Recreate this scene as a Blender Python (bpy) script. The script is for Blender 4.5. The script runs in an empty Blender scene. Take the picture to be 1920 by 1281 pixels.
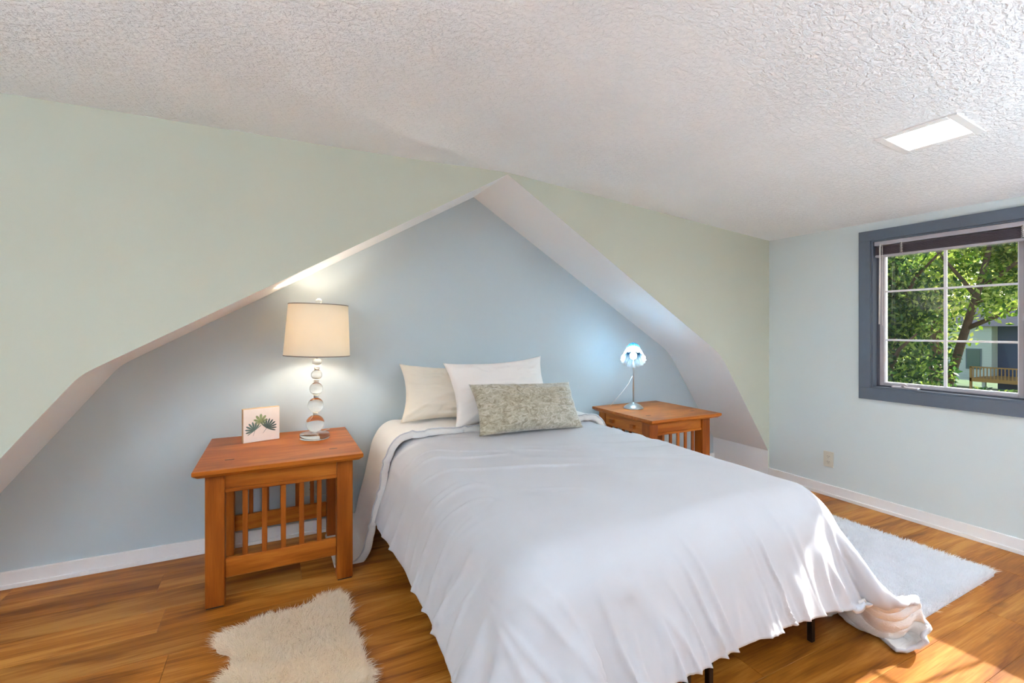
import bpy, bmesh, math, random
import numpy as np
from mathutils import Vector, Matrix, noise as mnoise

random.seed(7)
rng = np.random.default_rng(7)
SC = bpy.context.scene
COL = SC.collection

# ------------------------------------------------------------------ camera
# X runs along the bedhead wall to the right, Y into that wall, Z up; floor Z = 0
cam_d = bpy.data.cameras.new('camera')
cam = bpy.data.objects.new('camera', cam_d)
COL.objects.link(cam)
cam.location = (0, 0, 1.3)
cam.rotation_euler = (math.radians(90), 0, -math.atan2(440, 880))
cam_d.sensor_width = 36.0
cam_d.lens = 880 / 1920 * 36
cam_d.shift_y = -24.5 / 1920
cam_d.clip_start = 0.02
cam_d.clip_end = 500
SC.camera = cam

# ------------------------------------------------------------------ world, sun, exposure
SUN_DIR = Vector((1.43, -0.195, 0.92)).normalized()      # towards the sun
world = bpy.data.worlds.new('sky')
SC.world = world
world.use_nodes = True
wn = world.node_tree.nodes
wl = world.node_tree.links
wn.clear()
w_out = wn.new('ShaderNodeOutputWorld')
w_bg = wn.new('ShaderNodeBackground')
w_sky = wn.new('ShaderNodeTexSky')
w_sky.sky_type = 'NISHITA'
w_sky.sun_disc = False
w_sky.sun_elevation = math.asin(SUN_DIR.z)
w_sky.sun_rotation = math.atan2(SUN_DIR.x, SUN_DIR.y)
w_bg.inputs['Strength'].default_value = 0.075
wl.new(w_sky.outputs[0], w_bg.inputs['Color'])
wl.new(w_bg.outputs[0], w_out.inputs['Surface'])

sun_d = bpy.data.lights.new('sun', 'SUN')
sun_d.energy = 3.0
sun_d.angle = math.radians(0.6)
sun_d.color = (1.0, 0.96, 0.90)
sun = bpy.data.objects.new('sun', sun_d)
COL.objects.link(sun)
sun.rotation_euler = SUN_DIR.to_track_quat('Z', 'Y').to_euler()
sun.location = (12, -1, 8)

SC.cycles.max_bounces = 16
SC.cycles.diffuse_bounces = 10       # light bounces on in the white room and the deep pile
SC.view_settings.view_transform = 'Standard'
SC.view_settings.look = 'None'
SC.view_settings.gamma = 1.0
SC.view_settings.exposure = 2.15
SC.view_settings.use_curve_mapping = False
PANEL_EMIT = 5.0        # ceiling light panels
FILL_UPLIGHT = 255.0          # unseen fill uplighters added behind the viewer
DRUM_BULB = 34.0         # bulb of the drum lamp
GLASS_BULB = 105.0       # bulb of the blue glass lamp


# ------------------------------------------------------------------ helpers
def lin(c):
    return tuple(((v / 255) / 12.92 if v / 255 <= 0.04045 else ((v / 255 + 0.055) / 1.055) ** 2.4) for v in c) + (1.0,)


class N:
    """tiny node-graph helper"""
    def __init__(self, name):
        self.m = bpy.data.materials.new(name)
        self.m.use_nodes = True
        self.t = self.m.node_tree
        self.t.nodes.clear()
        self.out = self.t.nodes.new('ShaderNodeOutputMaterial')

    def n(self, kind, **kw):
        nd = self.t.nodes.new(kind)
        for k, v in kw.items():
            if k.startswith('i_'):
                key = k[2:].replace('_', ' ')
                nd.inputs[int(key) if key.isdigit() else key].default_value = v
            else:
                setattr(nd, k, v)
        return nd

    def l(self, a, b):
        self.t.links.new(a, b)

    def ramp(self, fac, stops):
        r = self.n('ShaderNodeValToRGB')
        e = r.color_ramp.elements
        e[0].position, e[0].color = stops[0]
        e[1].position, e[1].color = stops[-1]
        for p, c in stops[1:-1]:
            k = e.new(p)
            k.color = c
        self.l(fac, r.inputs[0])
        return r.outputs[0]

    def coords(self, kind='Object', scale=(1, 1, 1), loc=None):
        tc = self.n('ShaderNodeTexCoord')
        mp = self.n('ShaderNodeMapping')
        mp.inputs['Scale'].default_value = scale
        self.l(tc.outputs[kind], mp.inputs['Vector'])
        return mp.outputs[0]

    def noise(self, vec, scale, detail=4, rough=0.55, dist=0.0):
        t = self.n('ShaderNodeTexNoise')
        t.inputs['Scale'].default_value = scale
        t.inputs['Detail'].default_value = detail
        t.inputs['Roughness'].default_value = rough
        t.inputs['Distortion'].default_value = dist
        self.l(vec, t.inputs['Vector'])
        return t.outputs[0]

    def bump(self, height, strength, dist=0.01):
        b = self.n('ShaderNodeBump')
        b.inputs['Strength'].default_value = strength
        b.inputs['Distance'].default_value = dist
        self.l(height, b.inputs['Height'])
        return b.outputs[0]

    def pbr(self, color=None, rough=0.5, metal=0.0, normal=None, **kw):
        p = self.n('ShaderNodeBsdfPrincipled')
        if isinstance(color, tuple):
            p.inputs['Base Color'].default_value = color
        elif color is not None:
            self.l(color, p.inputs['Base Color'])
        p.inputs['Roughness'].default_value = rough
        p.inputs['Metallic'].default_value = metal
        if normal is not None:
            self.l(normal, p.inputs['Normal'])
        for k, v in kw.items():
            p.inputs[k.replace('_', ' ')].default_value = v
        return p

    def done(self, shader):
        self.l(shader, self.out.inputs['Surface'])
        return self.m


def plain(name, rgb, rough=0.5, metal=0.0, vary=0.05, scale=30, bump=0.0, bscale=200, **kw):
    g = N(name)
    v = g.coords('Object')
    f = g.noise(v, scale, 3)
    c = lin(rgb)
    lo = tuple(x * (1 - vary) for x in c[:3]) + (1,)
    hi = tuple(min(1, x * (1 + vary)) for x in c[:3]) + (1,)
    col = g.ramp(f, [(0.3, lo), (0.7, hi)])
    nrm = g.bump(g.noise(v, bscale, 3), bump, 0.004) if bump else None
    return g.done(g.pbr(col, rough, metal, nrm, **kw).outputs[0])


def obj_from(name, verts, faces, mat=None, parent=None, smooth=False):
    me = bpy.data.meshes.new(name)
    me.from_pydata([tuple(map(float, v)) for v in verts], [], [tuple(map(int, f)) for f in faces])
    me.update()
    if smooth:
        me.polygons.foreach_set('use_smooth', [True] * len(me.polygons))
    if mat:
        for m in (mat if isinstance(mat, (list, tuple)) else [mat]):
            me.materials.append(m)
    o = bpy.data.objects.new(name, me)
    COL.objects.link(o)
    if parent:
        o.parent = parent
    return o


class MB:
    """collects shapes in one bmesh; build() links it as ONE mesh object"""
    def __init__(self):
        self.b = bmesh.new()

    def box(self, lo, hi, bevel=0.0, seg=2, mat=None):
        lo, hi = Vector(lo), Vector(hi)
        t = bmesh.new()
        bmesh.ops.create_cube(t, size=1.0)
        for v in t.verts:
            v.co = Vector((lo[i] + (v.co[i] + 0.5) * (hi[i] - lo[i]) for i in range(3)))
        if bevel:
            bmesh.ops.bevel(t, geom=list(t.edges), offset=bevel, segments=seg, profile=0.7, affect='EDGES')
        self.merge(t, mat)
        return self

    def merge(self, t, mat=None):
        if mat is not None:
            t.transform(mat)
        me = bpy.data.meshes.new('tmp')
        t.to_mesh(me)
        t.free()
        self.b.from_mesh(me)
        bpy.data.meshes.remove(me)

    def lathe(self, prof, seg=32, mat=None, fl=None, cap=False):
        """prof: list of (r, z); fl(angle, index) scales the radius"""
        t = bmesh.new()
        rings = []
        for k, (r, z) in enumerate(prof):
            if r < 1e-5:
                rings.append([t.verts.new((0, 0, z))])
            else:
                ring = []
                for i in range(seg):
                    a = 2 * math.pi * i / seg
                    rr = r * (fl(a, k) if fl else 1)
                    ring.append(t.verts.new((rr * math.cos(a), rr * math.sin(a), z)))
                rings.append(ring)
        for a, b in zip(rings, rings[1:]):
            for i in range(seg):
                j = (i + 1) % seg
                if len(a) == 1 and len(b) == 1:
                    continue
                if len(a) == 1:
                    t.faces.new((a[0], b[j], b[i]))
                elif len(b) == 1:
                    t.faces.new((a[i], a[j], b[0]))
                else:
                    t.faces.new((a[i], a[j], b[j], b[i]))
        bmesh.ops.recalc_face_normals(t, faces=list(t.faces))
        self.merge(t, mat)
        return self

    def tube(self, pts, r, seg=8):
        pts = [Vector(p) for p in pts]
        rad = r if isinstance(r, (list, tuple)) else [r] * len(pts)
        t = bmesh.new()
        rings = []
        up = Vector((0.13, 0.31, 0.94))
        for k, p in enumerate(pts):
            d = (pts[min(k + 1, len(pts) - 1)] - pts[max(k - 1, 0)]).normalized()
            s = d.cross(up)
            if s.length < 1e-3:
                s = d.cross(Vector((1, 0, 0)))
            s.normalize()
            u = s.cross(d)
            rings.append([t.verts.new(p + (s * math.cos(a) + u * math.sin(a)) * rad[k])
                          for a in (2 * math.pi * i / seg for i in range(seg))])
        for a, b in zip(rings, rings[1:]):
            for i in range(seg):
                j = (i + 1) % seg
                t.faces.new((a[i], a[j], b[j], b[i]))
        t.faces.new(rings[0])
        t.faces.new(rings[-1][::-1])
        bmesh.ops.recalc_face_normals(t, faces=list(t.faces))
        self.merge(t)
        return self

    def build(self, name, mat=None, parent=None, smooth=False):
        me = bpy.data.meshes.new(name)
        self.b.to_mesh(me)
        self.b.free()
        if smooth:
            me.polygons.foreach_set('use_smooth', [True] * len(me.polygons))
        if mat:
            me.materials.append(mat)
        o = bpy.data.objects.new(name, me)
        COL.objects.link(o)
        if parent:
            o.parent = parent
        return o


def smooth_angle(o, deg=40):
    me = o.data
    me.polygons.foreach_set('use_smooth', [True] * len(me.polygons))
    me.set_sharp_from_angle(angle=math.radians(deg))
    return o


def tag(o, label, cat, group=None):
    o['label'] = label
    o['category'] = cat
    if group:
        o['group'] = group
    return o


def thing(name, label, cat, loc=(0, 0, 0), rz=0.0, group=None):
    o = bpy.data.objects.new(name, None)
    o.empty_display_size = 0.1
    COL.objects.link(o)
    o.location = loc
    o.rotation_euler = (0, 0, rz)
    return tag(o, label, cat, group)


def struct(o, label=None):
    o['kind'] = 'structure'
    if label:
        o['label'] = label
    return o


# ------------------------------------------------------------------ materials
def paint(name, rgb, bump=0.08):
    g = N(name)
    v = g.coords('Object')
    c = lin(rgb)
    f = g.noise(v, 1.3, 3)
    col = g.ramp(f, [(0.3, tuple(x * 0.985 for x in c[:3]) + (1,)), (0.7, tuple(min(1, x * 1.015) for x in c[:3]) + (1,))])
    nrm = g.bump(g.noise(v, 160, 3), bump, 0.002)
    return g.done(g.pbr(col, 0.62, 0, nrm).outputs[0])


M = {}
M['sage'] = paint('sage_paint', (197, 200, 185))
M['mint'] = paint('pale_mint_paint', (208, 217, 218))
M['blue'] = paint('blue_grey_paint', (188, 200, 206))
M['white_paint'] = paint('white_paint', (238, 238, 238))
M['base'] = plain('baseboard_white', (236, 234, 234), 0.35, vary=0.01)


def ceiling_mat():
    g = N('knockdown_ceiling')
    v = g.coords('Object')
    big = g.noise(v, 1.1, 2)
    n1 = g.noise(g.coords('Object', (1.0, 1.5, 1.0)), 36, 5, 0.6, 0.4)
    vo = g.n('ShaderNodeTexVoronoi')
    vo.inputs['Scale'].default_value = 95
    g.l(v, vo.inputs['Vector'])
    mx = g.n('ShaderNodeMath', operation='ADD')
    cr = g.ramp(n1, [(0.42, (0, 0, 0, 1)), (0.58, (1, 1, 1, 1))])
    g.l(cr, mx.inputs[0])
    m2 = g.n('ShaderNodeMath', operation='MULTIPLY')
    m2.inputs[1].default_value = 0.5
    g.l(vo.outputs['Distance'], m2.inputs[0])
    g.l(m2.outputs[0], mx.inputs[1])
    # smoother trowelled patches
    pr = g.ramp(big, [(0.4, (0.6, 0.6, 0.6, 1)), (0.55, (1, 1, 1, 1))])
    m3 = g.n('ShaderNodeMath', operation='MULTIPLY')
    g.l(mx.outputs[0], m3.inputs[0])
    g.l(pr, m3.inputs[1])
    nrm = g.bump(m3.outputs[0], 0.8, 0.006)
    return g.done(g.pbr(lin((246, 249, 251)), 0.75, 0, nrm).outputs[0])


M['ceiling'] = ceiling_mat()


def wood(name, dark, mid, light, rough=0.35, axis=0, scale=1.0, coat=0.0, rnd=True, contrast=1.0):
    """long grain along the given local axis"""
    g = N(name)
    tc = g.n('ShaderNodeTexCoord')
    oi = g.n('ShaderNodeObjectInfo')
    add = g.n('ShaderNodeVectorMath', operation='ADD')
    cmb = g.n('ShaderNodeCombineXYZ')
    mul = g.n('ShaderNodeMath', operation='MULTIPLY')
    mul.inputs[1].default_value = 37.0 if rnd else 0.0
    g.l(oi.outputs['Random'], mul.inputs[0])
    for k in range(3):
        g.l(mul.outputs[0], cmb.inputs[k])
    g.l(tc.outputs['Object'], add.inputs[0])
    g.l(cmb.outputs[0], add.inputs[1])

    def mapped(sl, sc):
        mp = g.n('ShaderNodeMapping')
        s = [sc, sc, sc]
        s[axis] = sl
        mp.inputs['Scale'].default_value = s
        g.l(add.outputs[0], mp.inputs['Vector'])
        return mp.outputs[0]
    broad = g.noise(mapped(1.1 * scale, 9 * scale), 1.0, 4, 0.55, 0.9)
    fine = g.noise(mapped(5 * scale, 130 * scale), 1.0, 3, 0.6)
    knot = g.noise(mapped(2.2 * scale, 5 * scale), 1.0, 2, 0.5, 1.5)
    mix = g.n('ShaderNodeMath', operation='MULTIPLY_ADD')
    mix.inputs[1].default_value = 0.30
    g.l(fine, mix.inputs[0])
    g.l(broad, mix.inputs[2])
    k = contrast
    col = g.ramp(mix.outputs[0], [(0.65 - 0.22 * k, lin(dark)), (0.65, lin(mid)), (0.65 + 0.2 * k, lin(light))])
    mk = g.n('ShaderNodeMix', data_type='RGBA')
    fk = g.ramp(knot, [(0.66, (0, 0, 0, 1)), (0.78, (0.55, 0.55, 0.55, 1))])
    g.l(fk, mk.inputs[0])
    g.l(col, mk.inputs[6])
    mk.inputs[7].default_value = lin(dark)
    hv = g.n('ShaderNodeHueSaturation')
    mr = g.n('ShaderNodeMapRange')
    mr.inputs[3].default_value = 0.86 if rnd else 1.0
    mr.inputs[4].default_value = 1.12 if rnd else 1.0
    g.l(oi.outputs['Random'], mr.inputs[0])
    g.l(mr.outputs[0], hv.inputs['Value'])
    g.l(mk.outputs[2], hv.inputs['Color'])
    nrm = g.bump(fine, 0.06, 0.001)
    p = g.pbr(hv.outputs[0], rough, 0, nrm)
    p.inputs['Specular IOR Level'].default_value = 0.3
    p.inputs['Coat Weight'].default_value = coat
    p.inputs['Coat Roughness'].default_value = 0.2
    return g.done(p.outputs[0])


M['floor'] = wood('laminate_plank', (122, 66, 16), (172, 104, 32), (202, 140, 64), 0.45, 0, 1.0, 0.0, True, 0.8)
M['oak_x'] = wood('cherry_wood_grain_x', (124, 58, 10), (168, 90, 22), (198, 118, 42), 0.40, 0, 1.6, 0.0, False, 1.3)
M['oak_y'] = wood('cherry_wood_grain_y', (124, 58, 10), (166, 88, 22), (196, 116, 40), 0.40, 1, 1.6, 0.0, False, 1.3)
M['oak_z_shaded'] = wood('cherry_wood_grain_z_shaded', (112, 48, 6), (148, 74, 14), (178, 98, 28), 0.42, 2, 1.6, 0.0, False, 1.3)  # same wood made darker: shade on legs and slats put into its colour
M['peg'] = plain('dark_peg_wood', (72, 32, 8), 0.4)
M['rubber'] = plain('black_rubber', (28, 26, 26), 0.8)
M['slate'] = plain('slate_blue_trim', (92, 101, 114), 0.45, vary=0.03)
M['slate_dark'] = plain('dark_window_frame', (72, 74, 84), 0.4, vary=0.03)
M['sash'] = plain('lilac_grey_sash', (176, 170, 174), 0.45, vary=0.02)
M['muntin'] = plain('white_muntin', (226, 226, 228), 0.4, vary=0.02)
M['blind'] = plain('mauve_blind_slat', (96, 86, 94), 0.4, vary=0.04)
M['rail'] = plain('blind_rail_grey', (178, 172, 178), 0.4, vary=0.03)
M['cord'] = plain('white_cord', (215, 210, 205), 0.6)
M['steel'] = plain('brushed_steel', (190, 190, 188), 0.28, 1.0, 0.08, 90)
M['dark_metal'] = plain('dark_bronze_metal', (52, 42, 36), 0.38, 0.7)
M['ivory'] = plain('ivory_plastic', (206, 201, 186), 0.35, vary=0.02)
M['slot'] = plain('slot_dark', (60, 55, 50), 0.7)
M['mattress'] = plain('mattress_ticking', (225, 223, 220), 0.8)
M['white_trim'] = plain('light_trim_white', (236, 236, 236), 0.4, vary=0.01)


def emit(name, rgb, strength):
    g = N(name)
    e = g.n('ShaderNodeEmission')
    e.inputs['Color'].default_value = rgb
    e.inputs['Strength'].default_value = strength
    return g.done(e.outputs[0])


M['panel'] = emit('light_panel', (1.0, 0.96, 0.91, 1), PANEL_EMIT)
M['bulb_warm'] = emit('warm_bulb', (1.0, 0.89, 0.76, 1), DRUM_BULB)
M['bulb_cool'] = emit('cool_bulb', (0.50, 0.83, 1.0, 1), GLASS_BULB)


def glass_mat(name, rgb=(255, 255, 255), rough=0.0, ior=1.46):
    g = N(name)
    gl = g.n('ShaderNodeBsdfGlass')
    gl.inputs['Color'].default_value = lin(rgb)
    gl.inputs['Roughness'].default_value = rough
    gl.inputs['IOR'].default_value = ior
    return g.done(gl.outputs[0])


M['crystal'] = glass_mat('clear_crystal', (252, 251, 249))


def pane_mat():
    g = N('window_glass')
    t = g.n('ShaderNodeBsdfTransparent')
    t.inputs['Color'].default_value = (0.96, 0.97, 0.97, 1)
    gl = g.n('ShaderNodeBsdfGlossy')
    gl.inputs['Roughness'].default_value = 0.02
    fr = g.n('ShaderNodeFresnel')
    fr.inputs['IOR'].default_value = 1.45
    mx = g.n('ShaderNodeMixShader')
    g.l(fr.outputs[0], mx.inputs[0])
    g.l(t.outputs[0], mx.inputs[1])
    g.l(gl.outputs[0], mx.inputs[2])
    return g.done(mx.outputs[0])


M['pane'] = pane_mat()


def cloth_mat(name, rgb, rough=0.8, weave=700, bump=0.05, transl=0.0, seer=0.0, sheen=0.15):
    g = N(name)
    v = g.coords('Object')
    c = lin(rgb)
    f = g.noise(v, 3, 3)
    col = g.ramp(f, [(0.3, tuple(x * 0.97 for x in c[:3]) + (1,)), (0.7, tuple(min(1, x * 1.02) for x in c[:3]) + (1,))])
    h = g.noise(v, weave, 2)
    if seer:
        w = g.noise(g.coords('Object', (0.18, 1.0, 1.0)), 120, 3, 0.5, 1.2)
        add = g.n('ShaderNodeMath', operation='MULTIPLY_ADD')
        add.inputs[1].default_value = 0.15
        g.l(h, add.inputs[0])
        g.l(w, add.inputs[2])
        nrm = g.bump(add.outputs[0], seer, 0.006)
    else:
        nrm = g.bump(h, bump, 0.001)
    p = g.pbr(col, rough, 0, nrm)
    p.inputs['Sheen Weight'].default_value = sheen
    if not transl:
        return g.done(p.outputs[0])
    tr = g.n('ShaderNodeBsdfTranslucent')
    g.l(col, tr.inputs['Color'])
    mx = g.n('ShaderNodeMixShader')
    mx.inputs[0].default_value = transl
    g.l(p.outputs[0], mx.inputs[1])
    g.l(tr.outputs[0], mx.inputs[2])
    return g.done(mx.outputs[0])


M['duvet'] = cloth_mat('white_cotton_duvet', (193, 192, 196), 0.75)
M['seer'] = cloth_mat('cream_white_seersucker', (228, 224, 220), 0.85, seer=0.55)
M['cream_case'] = cloth_mat('cream_pillowcase', (226, 216, 200), 0.8)
M['white_case'] = cloth_mat('white_pillowcase', (232, 225, 220), 0.8)
M['shade'] = cloth_mat('cream_lamp_shade', (234, 224, 204), 0.8, 300, 0.1, transl=0.175, sheen=0.0)
M['shade_rim'] = plain('shade_rim_grey', (120, 112, 106), 0.5)
M['fur_cream'] = cloth_mat('sheepskin_cream', (253, 243, 226), 0.7, 40, 0.0, transl=0.5)
M['fur_white'] = cloth_mat('shag_white', (250, 250, 252), 0.7, 40, 0.0, transl=0.5)


def velvet_mat():
    g = N('taupe_crushed_velvet')
    v = g.coords('Object')
    n1 = g.noise(g.coords('Object', (1, 1.6, 1)), 26, 5, 0.65, 1.6)
    n2 = g.noise(v, 4, 2)
    a = g.ramp(n1, [(0.34, lin((138, 128, 106))), (0.48, lin((178, 170, 152))), (0.66, lin((210, 204, 190)))])
    b = g.ramp(n2, [(0.35, lin((212, 198, 168))), (0.65, lin((240, 240, 236)))])
    mx = g.n('ShaderNodeMix', data_type='RGBA', blend_type='MULTIPLY')
    mx.inputs[0].default_value = 0.55
    g.l(a, mx.inputs[6])
    g.l(b, mx.inputs[7])
    nrm = g.bump(n1, 0.35, 0.006)
    p = g.pbr(mx.outputs[2], 0.6, 0, nrm)
    p.inputs['Sheen Weight'].default_value = 0.5
    return g.done(p.outputs[0])


M['velvet'] = velvet_mat()

# ------------------------------------------------------------------ room shell
XL, XR = -2.4, 3.84
YR, YF, YB = -1.7, 2.66, 3.235          # rear wall, gable wall, niche wall
CEIL = [(XL, 2.266), (0.3, 2.268), (0.9, 2.274), (1.14, 2.281), (1.3, 2.283), (1.46, 2.270), (1.7, 2.249), (XR, 2.064)]


def ceil_z(x):
    for (a, za), (b, zb) in zip(CEIL, CEIL[1:]):
        if x <= b:
            return za + (zb - za) * (x - a) / (b - a)
    return CEIL[-1][1]


# outline of the attic niche: gambrel shape, rounded knees
def arc(p0, p1, p2, n=6, cut=0.09):
    p0, p1, p2 = Vector(p0), Vector(p1), Vector(p2)
    a = p1 + (p0 - p1).normalized() * cut
    b = p1 + (p2 - p1).normalized() * cut
    return [tuple((1 - t) ** 2 * a + 2 * t * (1 - t) * p1 + t * t * b) for t in (i / n for i in range(n + 1))]


LB, LK, AP, RK, RB = (-1.42, 0.235), (-0.765, 1.098), (1.30, 2.272), (3.235, 1.085), (3.826, 0.235)
NICHE = [(LB[0], 0.0), LB] + arc(LB, LK, AP, 5, 0.05) + [AP] + arc(AP, RK, RB, 6, 0.11) + [RB, (RB[0], 0.0)]


# floor slab with laminate planks lying on it
floor = MB().box((XL, YR, -0.15), (XR, YB, -0.008)).build('floor', plain('underlay', (70, 48, 28), 0.9))
struct(floor, 'warm brown wood laminate floor')
PW, PL = 0.19, 1.22
row = 0
y = YB
plank_cache = {}
while y > YR + 0.02:
    y0 = max(YR, y - PW)
    x = XL - (row * 0.47 % 1.0) * PL
    while x < XR:
        a, b = max(XL, x), min(XR, x + PL)
        if b - a > 0.03:
            key = (round(b - a, 3), round(y - y0, 3))
            if key not in plank_cache:
                L, W = key
                t = MB().box((0, 0, -0.008), (L - 0.0012, W - 0.0012, 0.0), 0.0008, 1)
                o = t.build('plank', M['floor'], floor)
                plank_cache[key] = o.data
            else:
                o = bpy.data.objects.new('plank', plank_cache[key])
                COL.objects.link(o)
                o.parent = floor
            o.location = (a, y0, 0)
        x += PL
    y = y0
    row += 1

# ceiling: flat part and the part that slopes down to the window wall
vs, fs = [], []
for x, z in CEIL:
    vs += [(x, YR, z), (x, YF, z), (x, YF, z + 0.12), (x, YR, z + 0.12)]
for i in range(len(CEIL) - 1):
    a, b = i * 4, i * 4 + 4
    fs += [(a, a + 1, b + 1, b), (a + 2, a + 3, b + 3, b + 2), (a + 1, a + 2, b + 2, b + 1), (a + 3, a, b, b + 3)]
fs += [(0, 3, 2, 1), (len(vs) - 4, len(vs) - 3, len(vs) - 2, len(vs) - 1)]
ceiling = obj_from('ceiling', vs, fs, M['ceiling'])
smooth_angle(ceiling, 20)
struct(ceiling, 'white textured attic ceiling')

# sage gable wall with the niche cut into it
vs, fs = [], []
cols = sorted(set([XL] + [p[0] for p in NICHE] + [c[0] for c in CEIL]))


def niche_z(x):
    best = 0.0
    pts = NICHE[1:-1]
    if x <= pts[0][0] or x >= pts[-1][0]:
        return 0.0
    for (a, za), (b, zb) in zip(pts, pts[1:]):
        if a <= x <= b and b > a:
            return za + (zb - za) * (x - a) / (b - a)
    return 0.0


def wallcol(x, side):
    zb = niche_z(x)
    if abs(x - LB[0]) < 1e-6:
        zb = 0.0 if side == 'l' else LB[1]
    if abs(x - RB[0]) < 1e-6:
        zb = LB[1] if side == 'l' else 0.0
    return zb


for a, b in zip(cols, cols[1:]):
    za, zb = wallcol(a, 'r'), wallcol(b, 'l')
    if b <= LB[0] + 1e-6 or a >= RB[0] - 1e-6:
        za = zb = 0.0
    k = len(vs)
    vs += [(a, YF, za), (b, YF, zb), (b, YF, ceil_z(b) + 0.05), (a, YF, ceil_z(a) + 0.05)]
    fs.append((k, k + 1, k + 2, k + 3))
wb = obj_from('wall_back', vs, fs, M['sage'])
struct(wb, 'sage green gable wall around the niche')
# white soffit of the niche
vs, fs = [], []
for x, z in NICHE:
    vs += [(x, YF, z), (x, YB, z)]
for i in range(len(NICHE) - 1):
    fs.append((2 * i, 2 * i + 1, 2 * i + 3, 2 * i + 2))
nc = obj_from('ceiling_niche', vs, fs, M['white_paint'])
smooth_angle(nc, 25)
struct(nc, 'white sloping soffit of the bed niche')
wn_ = MB().box((-1.7, YB, -0.15), (XR + 0.14, YB + 0.1, 2.5)).build('wall_niche', M['blue'])
struct(wn_, 'blue grey wall at the back of the niche')
bl = MB()
bl.box((LB[0], YB - 0.014, 0.0), (RB[0], YB, 0.084), 0.003, 2)
bl.box((LB[0], YB - 0.024, 0.0), (RB[0], YB - 0.013, 0.022), 0.004, 2)
struct(bl.build('baseboard_back', M['base']), 'white baseboard under the blue wall')

# window wall with an opening for the twin casement
WY0, WY1, WZ0, WZ1 = 0.215, 1.872, 0.871, 1.932
wr = MB()
wr.box((XR, YR - 0.14, -0.15), (XR + 0.14, WY0, 2.3))
wr.box((XR, WY1, -0.15), (XR + 0.14, YB, 2.3))
wr.box((XR, WY0, -0.15), (XR + 0.14, WY1, WZ0))
wr.box((XR, WY0, WZ1), (XR + 0.14, WY1, 2.3))
struct(wr.build('wall_right', M['mint']), 'pale mint wall with the window')
br = MB()
br.box((XR - 0.014, YR, 0.0), (XR, YF, 0.086), 0.003, 2)
br.box((XR - 0.026, YR, 0.0), (XR - 0.013, YF, 0.024), 0.004, 2)
struct(br.build('baseboard_right', M['base']), 'white baseboard under the window')
struct(MB().box((XL - 0.14, YR - 0.14, -0.15), (XL, YB + 0.1, 2.5)).build('wall_left', M['mint']), 'pale wall on the far left')
# rear wall with glazed doors added for fill daylight, behind the viewer
RX0, RX1, RZ0, RZ1 = -2.0, -0.5, 0.12, 2.02
rw = MB()
rw.box((XL, YR - 0.14, -0.15), (RX0, YR, 2.5))
rw.box((RX1, YR - 0.14, -0.15), (XR, YR, 2.5))
rw.box((RX0, YR - 0.14, -0.15), (RX1, YR, RZ0))
rw.box((RX0, YR - 0.14, RZ1), (RX1, YR, 2.5))
struct(rw.build('wall_rear', paint('taupe_paint', (128, 122, 112))), 'taupe wall behind the viewer')  # dark tone chosen to cut light bounced onto the foot of the bed
w2 = thing('fill_window', 'added glazed doors letting in fill daylight behind the viewer', 'window', (0, YR, 0))
del w2['category']
struct(w2)
f = MB()
for lo, hi in (((RX0, -0.1, RZ0), (RX1, -0.04, RZ0 + 0.06)), ((RX0, -0.1, RZ1 - 0.06), (RX1, -0.04, RZ1)),
               ((RX0, -0.1, RZ0), (RX0 + 0.06, -0.04, RZ1)), ((RX1 - 0.06, -0.1, RZ0), (RX1, -0.04, RZ1)),
               ((-1.28, -0.1, RZ0), (-1.22, -0.04, RZ1))):
    f.box(lo, hi)
f.build('window_frame', M['slate'], w2)
bd = MB().box((-6, YR - 5.0, -0.3), (8, YR - 0.14, -0.12)).build('floor_bounce_deck', plain('pale_bounce_boards', (205, 198, 188), 0.8, vary=0.06))  # unseen deck, added to bounce sunlight up to the ceiling
struct(bd, 'added pale deck bouncing light in through the rear doors')

# ------------------------------------------------------------------ window_1: twin casement
w1 = thing('window_1', 'slate blue framed casement window with white muntins', 'window', (XR, 0, 0))
del w1['category']
struct(w1)
T = 0.019
OY0, OY1, OZ0, OZ1 = WY0 - 0.075, 1.947, 0.788, 2.004


def w1box(name, lo, hi, mat, bev=0.003, parent=w1):
    return MB().box(lo, hi, bev, 2).build(name, mat, parent)


w1box('casing', (-T, OY0, WZ1), (0.0, OY1, OZ1), M['slate'])
w1box('casing', (-T, OY0, OZ0), (0.0, OY1, WZ0), M['slate'])
w1box('casing', (-T, WY1, WZ0), (0.0, OY1, WZ1), M['slate'])
w1box('casing', (-T, OY0, WZ0), (0.0, WY0, WZ1), M['slate'])
D = 0.13
w1box('jamb', (-0.004, WY1 - 0.012, WZ0), (D, WY1, WZ1), M['slate'], 0.001)
w1box('jamb', (-0.004, WY0, WZ0), (D, WY0 + 0.012, WZ1), M['slate'], 0.001)
w1box('jamb', (-0.004, WY0, WZ1 - 0.01), (D, WY1, WZ1), M['slate'], 0.001)
w1box('window_sill', (-0.004, WY0, WZ0), (D, WY1, WZ0 + 0.012), M['slate'], 0.001)
w1box('mullion', (0.012, 1.015, WZ0 + 0.012), (D, 1.098, WZ1 - 0.01), M['slate'])


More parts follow.
